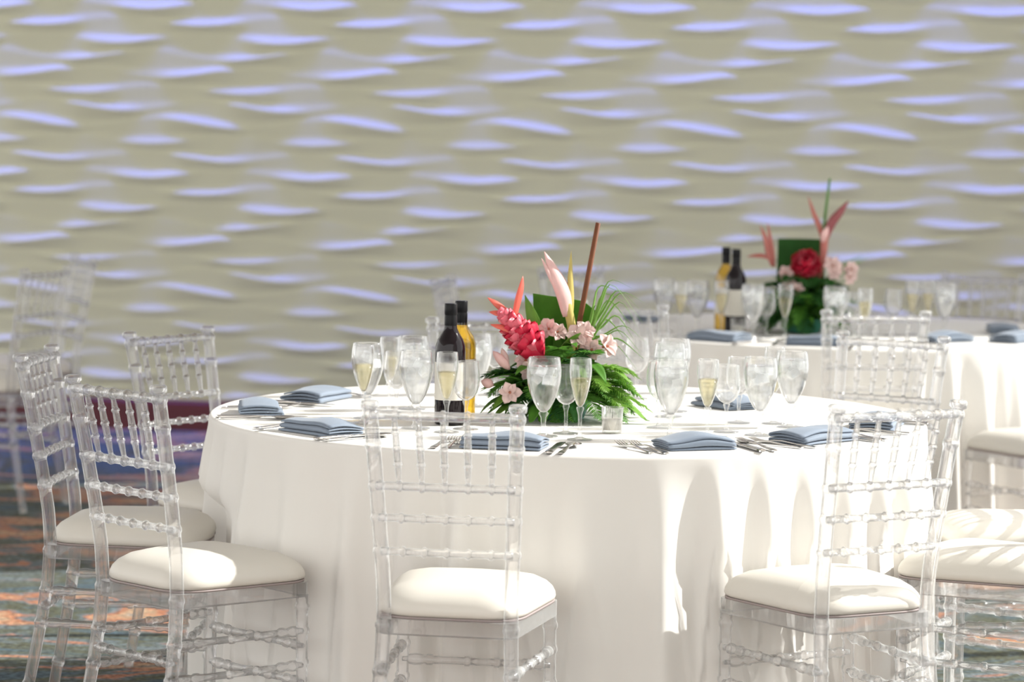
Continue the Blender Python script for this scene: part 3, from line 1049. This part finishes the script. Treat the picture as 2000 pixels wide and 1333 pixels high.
def bud(parent, p0, p1, w=.011):
    a, b = Vector(p0), Vector(p1)
    ts = [0, .15, .35, .6, .85, 1]
    rd = [.25, .7, 1, .95, .6, .12]
    MB().tube([a.lerp(b, t) for t in ts], [w * r for r in rd], 8).build('flower_bud', M['petal'] if w < .012 else M['blush'], parent)

BRACT_R = blade(.054, .046, -.5, .9, 6, .55, 0, .6, .55, .0012).mesh('bract', M['ginger_red'])
BRACT_P = blade(.052, .044, -.5, .9, 6, .55, 0, .6, .55, .0012).mesh('bract', M['ginger_pink'])
def ginger(parent, p0, p1, rad=.034, count=58, s=1.0):
    a, b = Vector(p0), Vector(p1)
    ax = (b - a)
    L = ax.length
    ax.normalize()
    u = ax.orthogonal().normalized()
    v = ax.cross(u)
    core = MB().tube([a - ax * .05, a, a.lerp(b, .2), a.lerp(b, .6), a.lerp(b, .9), b], [.008, .011, rad * .62, rad * .66, rad * .36, .004], 12).build('ginger_flower', M['ginger_red'], parent)
    for i in range(count):
        t = i / (count - 1)
        th = i * 2.39996
        env = math.sin(PI * (.12 + .80 * t)) ** .7
        r = rad * .62 * env
        out = u * math.cos(th) + v * math.sin(th)
        e = lerp(1.05, .25, t ** 1.3)
        d = ax * math.cos(e) + out * math.sin(e)
        sc = s * lerp(1.0, .62, t) * (0.85 + .3 * random.random())
        o = place('bract', BRACT_P if random.random() < lerp(.25, .75, t) else BRACT_R, core, a + ax * (L * .93 * t) + out * r * .75, aim(d, ax * math.sin(e) - out * math.cos(e)))
        o.scale = (sc, sc, sc)

def spike(parent, pts, w, mat, name='bract_spike', flat=.45, n=12, shape=None):
    c = cat_rom(pts, n)
    sh = shape or (lambda t: max(.04, math.sin(PI * (.18 + .82 * t)) ** .8 if t < .98 else .04))
    MB().tube(c, [w * sh(i / n) for i in range(n + 1)], 10, True, flat).build(name, mat, parent)

def frond(parent, p0, d, L, mat, droop=1.0, W=.05, n=20, name='fern_frond'):
    d = Vector(d).normalized()
    side = d.cross(Vector((0, 0, 1)))
    side = side.normalized() if side.length > .01 else Vector((1, 0, 0))
    mb = MB()
    p = Vector(p0)
    dirv = d.copy()
    pts = [p.copy()]
    for i in range(n):
        dirv = (dirv + Vector((0, 0, -droop / n))).normalized()
        p = p + dirv * (L / n)
        pts.append(p.copy())
        t = (i + 1) / n
        w = W * math.sin(PI * min(1, .12 + .88 * t)) ** .8
        nrm = side.cross(dirv).normalized()
        for s_ in (-1, 1):
            for off in (0, .5):
                q = p - dirv * (L / n) * off
                dd = (side * s_ + dirv * .75 + nrm * random.uniform(-.35, .15)).normalized()
                ww = dirv * (L / n) * .30
                e = q + dd * w * random.uniform(.8, 1.1)
                mid = q.lerp(e, .5) + nrm * w * .08
                mb.add([q - ww * .5, q + ww * .5, mid + ww * .8, e, mid - ww * .8], [(0, 1, 2, 3, 4)])
    mb.tube(pts, [lerp(.0012, .0004, i / n) for i in range(n + 1)], 5)
    mb.v = [(x, y, max(z, .003 + .0006 * (k % 5))) for k, (x, y, z) in enumerate(mb.v)]
    mb.build(name, mat, parent, False)

def leaf(parent, p, d, L, W, mat='leaf', droop=.8, face=(0, 0, 1), twist=0.0, name='leaf'):
    mb = blade(L, W, droop, .25, 10, .9, twist, .2, .38, .0012)
    R_ = aim(d, face).to_matrix()
    p = Vector(p)
    vs_ = [R_ @ Vector(v) + p for v in mb.v]
    mb.v = [(v.x, v.y, v.z if v.z > .012 else .004 + .006 * math.exp((v.z - .012) / .03) + (.0006 if k % 10 < 5 else 0)) for k, v in enumerate(vs_)]
    return mb.build(name, M[mat], parent)

def grass_blade(parent, pts, w=.0028):
    c = cat_rom(pts, 14)
    MB().tube(c, [w * max(.08, (1 - (i / 14) ** 2)) for i in range(15)], 5, True, .3).build('grass_blade', M['grass'], parent)

def foliage(t, seed, spread=1.0, light='leaf', n_leaf=46, n_fern=16, dark_bias=.45, size=1.0):
    rnd = random.Random(seed)
    for i in range(n_leaf):
        a = rnd.uniform(0, 2 * PI)
        e = rnd.uniform(.15, 1.25)
        z0 = rnd.uniform(.05, .14)
        d = Vector((math.cos(a) * math.cos(e) * spread, math.sin(a) * math.cos(e) * spread, math.sin(e)))
        L = size * rnd.uniform(.09, .16) * (1.15 - .35 * math.sin(e))
        leaf(t, Vector((math.cos(a) * .03, math.sin(a) * .03, z0)), d, L, L * rnd.choice((.2, .3)), 'leaf_dark' if rnd.random() < dark_bias else light,
             rnd.choice((.6, 1.0, 1.4)), (0, 0, 1), rnd.choice((-.4, 0, .4)))
    for i in range(n_fern):
        a = 2 * PI * i / n_fern + rnd.uniform(-.2, .2)
        e = rnd.uniform(.1, .9)
        d = Vector((math.cos(a) * math.cos(e) * spread, math.sin(a) * math.cos(e) * spread, math.sin(e)))
        frond(t, (math.cos(a) * .04, math.sin(a) * .04, rnd.uniform(.06, .10)), d, rnd.uniform(.14, .19), M['leaf_dark'] if rnd.random() < dark_bias else M[light], rnd.uniform(.9, 1.8), .042)

def flower_bowl(t):
    b = MB().lathe([(0, .0005), (.055, .0005), (.06, .003), (.075, .035), (.082, .052), (.079, .0525), (.070, .035), (.055, .010), (0, .010)], 32).build('bowl', M['teal'], t)
    MB().lathe([(0, .010), (.052, .010), (.062, .030), (.066, .046), (.055, .062), (.03, .072), (0, .075)], 20).build('floral_foam', M['leaf_dark'], b)

arr = thing('flower_arrangement', 'tropical arrangement with red ginger and a tall brown cane, near table', 'flowers', (0.125, 7.62, TOP), 0, 'tropical centrepieces')
def P(px, py, y=0.0):                           # millimetres right of and above the bowl
    return Vector((px * .001, y, py * .001))
flower_bowl(arr)
foliage(arr, 4, 1.0, 'leaf', 110, 24, .4)
# cane, buds and bracts
MB().tube([P(30, 90, .03), P(38, 200, .025), P(88, 497, 0), P(88.3, 498, 0)], [.0072, .0072, .0066, .005], 12).build('cane', M['cane'], arr)
spike(arr, [P(24, 150, -.02), P(26, 225, -.02), P(17, 272, -.02), P(10, 296, -.02)], .0135, M['straw'], 'flower_stalk', .9, 10, lambda t: .8 + .2 * t)
spike(arr, [P(14, 262, -.02), P(4, 315, -.022), P(-18, 365, -.022), P(-47, 424, -.02)], .0235, M['blush'], 'bract_spike', .6, 14)
spike(arr, [P(8, 275, -.022), P(-12, 330, -.03), P(-34, 370, -.032), P(-54, 408, -.03)], .0095, M['blush'], 'bract_spike', .6, 12)
spike(arr, [P(22, 255, -.015), P(22, 300, -.012), P(20, 360, -.01), P(21, 426, -.01)], .0105, M['straw'], 'bract_spike', .6, 12)
ginger(arr, P(-50, 160, -.075), P(-146, 266, -.085), .050, 60, 1.0)
spike(arr, [P(-120, 260, -.07), P(-112, 300, -.068), P(-104, 335, -.066), P(-100, 364, -.064)], .0115, M['coral'], 'bract_spike', .4)
spike(arr, [P(-120, 248, -.07), P(-145, 276, -.072), P(-168, 295, -.074), P(-188, 309, -.076)], .0105, M['coral'], 'bract_spike', .4)
spike(arr, [P(-130, 250, -.09), P(-155, 268, -.09), P(-170, 272, -.09), P(-184, 274, -.09)], .0090, M['coral'], 'bract_spike', .4)
spike(arr, [P(-125, 225, -.10), P(-150, 236, -.105), P(-165, 240, -.107), P(-180, 244, -.108)], .0085, M['coral'], 'bract_spike', .4)
# broad folded leaf standing at the back
rows = []
for i in range(15):
    a = i / 14
    x = lerp(-70, 92, a) * .001
    yb = .055 + .035 * math.sin(PI * a) + (.02 * (1 - a * 5) if a < .2 else 0)
    rows.append([(x + .004 * math.sin(5 * b) - .022 * (1 - b) * (a - .5), yb - .03 * b * b + .004 * math.sin(14 * a), lerp(.10, .314 - .022 * a - .02 * max(0, a - .8) * 5, b)) for b in [k / 6 for k in range(7)]])
mbl = MB().grid(rows + [[(x, y + .0012, z) for x, y, z in r] for r in reversed(rows)], False)
mbl.build('broad_leaf', M['leaf'], arr)
leaf(arr, P(-45, 170, .03), (-.35, -.1, 1), .15, .035, 'leaf_light', .4, (0, -1, 0))
# lilies
for px, py, y, d, s in ((-32, 230, -.05, (-.15, -1, .35), 1.0), (-12, 222, -.04, (.5, -.8, .3), .85), (40, 212, -.07, (.1, -1, .4), 1.15), (55, 224, -.06, (.4, -.8, .6), 1.0), (76, 182, -.08, (-.3, -1, .1), 1.05),
                        (110, 190, -.07, (.7, -.8, .2), 1.1), (-128, 78, -.15, (-.1, -1, .15), 1.0), (-90, 152, -.08, (-.1, -1, .3), 1.0), (-82, 130, -.10, (.1, -1, -.2), .9)):
    blossom(arr, P(px, py, y), d, s)
bud(arr, P(-130, 132, -.11), P(-172, 178, -.12), .0125)
bud(arr, P(-135, 140, -.10), P(-150, 184, -.10), .009)
bud(arr, P(-170, 92, -.12), P(-200, 104, -.13), .0125)
bud(arr, P(60, 172, -.07), P(48, 200, -.07), .0085)
MB().tube(cat_rom([P(-60, 100, -.05), P(-62, 150, -.06), P(-50, 170, -.07)], 6), .006, 8).build('flower_stalk', M['blush'], arr)
# grass blades arching to the right
rnd = random.Random(8)
for tipx, tipz, apx, apz in ((190, 252, 125, 345), (168, 335, 120, 355), (195, 300, 150, 325), (182, 285, 140, 330), (185, 225, 150, 300), (172, 205, 140, 262), (150, 205, 118, 250), (190, 170, 150, 225),
                             (200, 150, 150, 200), (165, 240, 120, 300), (130, 325, 95, 335), (150, 300, 105, 318), (205, 195, 160, 240), (180, 130, 140, 190), (110, 260, 85, 290)):
    b0 = P(40 + rnd.uniform(-8, 12), 110, -.01 + rnd.uniform(-.02, .02))
    yy = rnd.uniform(-.07, .06)
    grass_blade(arr, [b0, P(58 + rnd.uniform(-5, 8), 190 + rnd.uniform(-10, 10), yy * .3), P(lerp(60, apx, .55), lerp(190, apz, .62), yy * .6), P(apx, apz, yy), P(tipx * 1.06, tipz, yy * 1.2)], .0056)
for p, d, L, W, mt in ((P(-90, 70, -.09), (-.8, -.7, .25), .12, .045, 'leaf_light'), (P(-110, 60, -.07), (-1, -.3, .15), .11, .04, 'leaf'), (P(-60, 130, -.08), (-.5, -.8, .5), .11, .035, 'leaf'), (P(-100, 120, -.06), (-1, -.2, .35), .11, .03, 'leaf_light'),
                       (P(-20, 100, -.10), (.1, -1, .35), .11, .04, 'leaf'), (P(20, 130, -.09), (.4, -.9, .4), .11, .035, 'leaf_light'), (P(10, 180, -.06), (.2, -.7, .6), .10, .03, 'leaf'), (P(-40, 50, -.11), (-.4, -.9, .05), .11, .04, 'leaf'),
                       (P(80, 140, -.07), (.9, -.5, .2), .12, .035, 'leaf_light'), (P(60, 150, -.08), (.5, -.8, .1), .11, .035, 'leaf')):
    leaf(arr, p, d, L, W, mt, 1.0)
# leaves and ferns that reach out over the cloth
for p, d, L, W, mt, dr in ((P(90, 60, -.06), (1, -.35, .10), .165, .05, 'leaf_light', 1.0), (P(60, 70, -.07), (.8, -.6, .25), .15, .045, 'leaf', 1.4), (P(-60, 70, -.06), (-1, -.4, -.05), .15, .045, 'leaf', .6),
                           (P(-80, 80, -.05), (-1, -.3, .35), .13, .05, 'leaf_light', .6), (P(-90, 110, -.06), (-1, -.4, .3), .11, .04, 'leaf', .6), (P(-90, 95, -.04), (-1, .1, .1), .12, .05, 'leaf_light', .6),
                           (P(-70, 60, -.07), (-.8, -.6, -.05), .14, .045, 'leaf_light', .6), (P(-30, 60, -.09), (-.2, -1, .1), .13, .04, 'leaf', 1.4), (P(20, 60, -.09), (.2, -1, .2), .12, .04, 'leaf_dark', 1.4),
                           (P(0, 150, -.04), (.3, -.5, 1), .12, .035, 'leaf_light', .6), (P(-20, 120, -.05), (-.1, -.6, 1), .12, .035, 'leaf', .6), (P(-100, 90, -.08), (-.5, -.8, .6), .11, .03, 'leaf', .6)):
    leaf(arr, p, d, L, W, mt, dr)
for p, d, L, mt, dr in ((P(70, 110, -.05), (.7, -.3, .8), .12, 'leaf_light', 1.5), (P(80, 100, -.06), (.9, -.4, .7), .13, 'leaf_light', 1.6), (P(90, 90, -.04), (1, -.2, .6), .12, 'leaf', 1.6),
                        (P(50, 100, -.08), (.5, -.7, .6), .12, 'leaf_light', 1.6), (P(80, 70, -.08), (.8, -.8, .3), .13, 'leaf_light', 1.2), (P(-30, 90, -.09), (-.4, -.9, .5), .12, 'leaf', 1.4),
                        (P(-80, 100, -.07), (-1, -.5, .3), .13, 'leaf', 1.2), (P(0, 170, -.05), (0, -.8, .6), .10, 'leaf', 1.4), (P(20, 170, -.06), (.3, -.8, .5), .10, 'leaf_dark', 1.4),
                        (P(60, 95, -.03), (1, -.2, .35), .17, 'leaf_light', 1.2), (P(60, 80, -.05), (1, -.5, .1), .16, 'leaf', 1.0), (P(50, 110, -.04), (.9, -.4, .55), .15, 'leaf_light', 1.2), (P(60, 60, -.06), (.9, -.7, 0), .15, 'leaf', .8),
                        (P(40, 70, -.07), (.5, -1, .2), .15, 'leaf', 1.2), (P(60, 120, 0), (1, .2, .5), .16, 'leaf_light', 1.2), (P(-50, 80, -.06), (-.6, -.9, .1), .15, 'leaf_dark', 1.0), (P(-60, 110, -.05), (-1, -.2, .4), .16, 'leaf_dark', .8),
                        (P(10, 120, -.06), (.25, -.8, .7), .13, 'leaf_dark', .8), (P(-10, 140, -.05), (0, -.7, .8), .13, 'leaf', 1.0), (P(30, 140, -.05), (.4, -.6, .7), .13, 'leaf', 1.0), (P(0, 60, -.07), (.1, -1, .1), .13, 'leaf_dark', 1.2),
                        (P(70, 70, -.02), (1, 0, .15), .18, 'leaf_light', .9), (P(70, 90, -.06), (1, -.6, .4), .15, 'leaf_light', 1.4)):
    frond(arr, p, d, L, M[mt], dr, .045)

arr2 = thing('flower_arrangement', 'blurred tropical arrangement with maroon bird-like bracts, far table', 'flowers', (1.045, 10.80, TOP), 0, 'tropical centrepieces')
flower_bowl(arr2)
foliage(arr2, 9, .95, 'leaf', 120, 26, .55, 1.22)
ginger(arr2, P(-5, 225, -.05), P(-8, 262, -.12), .058, 50, 1.15)
rows = []
for i in range(13):
    a = i / 12
    rows.append([(lerp(-95, 65, a) * .001, .05 + .03 * math.sin(PI * a) - .02 * b * b, lerp(.12, .335, b)) for b in [k / 6 for k in range(7)]])
MB().grid(rows + [[(x, y + .0012, z) for x, y, z in r] for r in reversed(rows)]).build('broad_leaf', M['leaf_dark'], arr2)
MB().tube([P(66, 150, .01), P(66, 300, .01), P(70, 420, .01), P(84, 555, .01)], [.008, .007, .006, .004], 10).build('flower_stalk', M['stem'], arr2)
spike(arr2, [P(50, 200, -.02), P(64, 290, -.02), P(66, 330, -.02), P(72, 365, -.02)], .016, M['coral_dull'], 'flower_stalk', .9, 10, lambda t: .8 + .2 * t)
spike(arr2, [P(66, 330, -.02), P(90, 395, -.02), P(120, 435, -.02), P(150, 478, -.02)], .021, M['maroon'], 'bract_spike', .6)
spike(arr2, [P(66, 320, -.02), P(48, 380, -.02), P(26, 430, -.02), P(4, 492, -.02)], .012, M['coral_dull'], 'bract_spike', .6)
spike(arr2, [P(60, 330, -.03), P(64, 355, -.04), P(70, 370, -.04), P(76, 385, -.04)], .017, M['blush'], 'bract_spike', .6)
spike(arr2, [P(-118, 240, -.03), P(-135, 290, -.03), P(-146, 340, -.03), P(-166, 385, -.03)], .013, M['coral_dull'], 'bract_spike', .5)
spike(arr2, [P(-112, 235, -.02), P(-118, 290, -.02), P(-130, 350, -.02), P(-138, 395, -.02)], .010, M['coral_dull'], 'bract_spike', .5)
spike(arr2, [P(-118, 262, -.03), P(-150, 275, -.035), P(-180, 276, -.04), P(-212, 272, -.04)], .010, M['coral_dull'], 'bract_spike', .5)
for px, py, y, d, s in ((92, 245, -.06, (.1, -1, .2), 1.2), (98, 225, -.05, (.3, -1, 0), 1.1), (158, 232, -.03, (.5, -1, .3), 1.1), (156, 205, -.03, (.4, -1, 0), 1.0), (-72, 215, -.07, (-.3, -1, .2), 1.0),
                        (-58, 180, -.08, (-.1, -1, 0), .9), (-34, 160, -.10, (0, -1, 0), 1.0)):
    blossom(arr2, P(px, py, y), d, s)
for a_, z_, e_, L_ in ((-90, .07, .0, .13), (-60, .09, .2, .14), (-120, .09, .1, .14), (-30, .08, .1, .15), (-150, .08, .1, .15), (-75, .14, .5, .13), (-105, .15, .5, .13), (-45, .14, .6, .14), (-135, .14, .6, .14),
                       (-90, .18, .7, .12), (-60, .17, .8, .12), (-120, .18, .8, .12), (0, .10, .4, .15), (180, .10, .4, .15), (-20, .15, .8, .13), (-160, .15, .8, .13)):
    a_ = math.radians(a_)
    frond(arr2, (math.cos(a_) * .05, math.sin(a_) * .05, z_), (math.cos(a_) * math.cos(e_), math.sin(a_) * math.cos(e_), math.sin(e_)), L_, M['leaf_dark' if L_ < .135 else 'leaf'], 1.6, .05)
for k in range(4):
    grass_blade(arr2, [P(60, 120, 0), P(120, 200 + 12 * k, 0), P(190, 250 + 8 * k, .01), P(258 - 20 * k, 285, .02)], .0035)
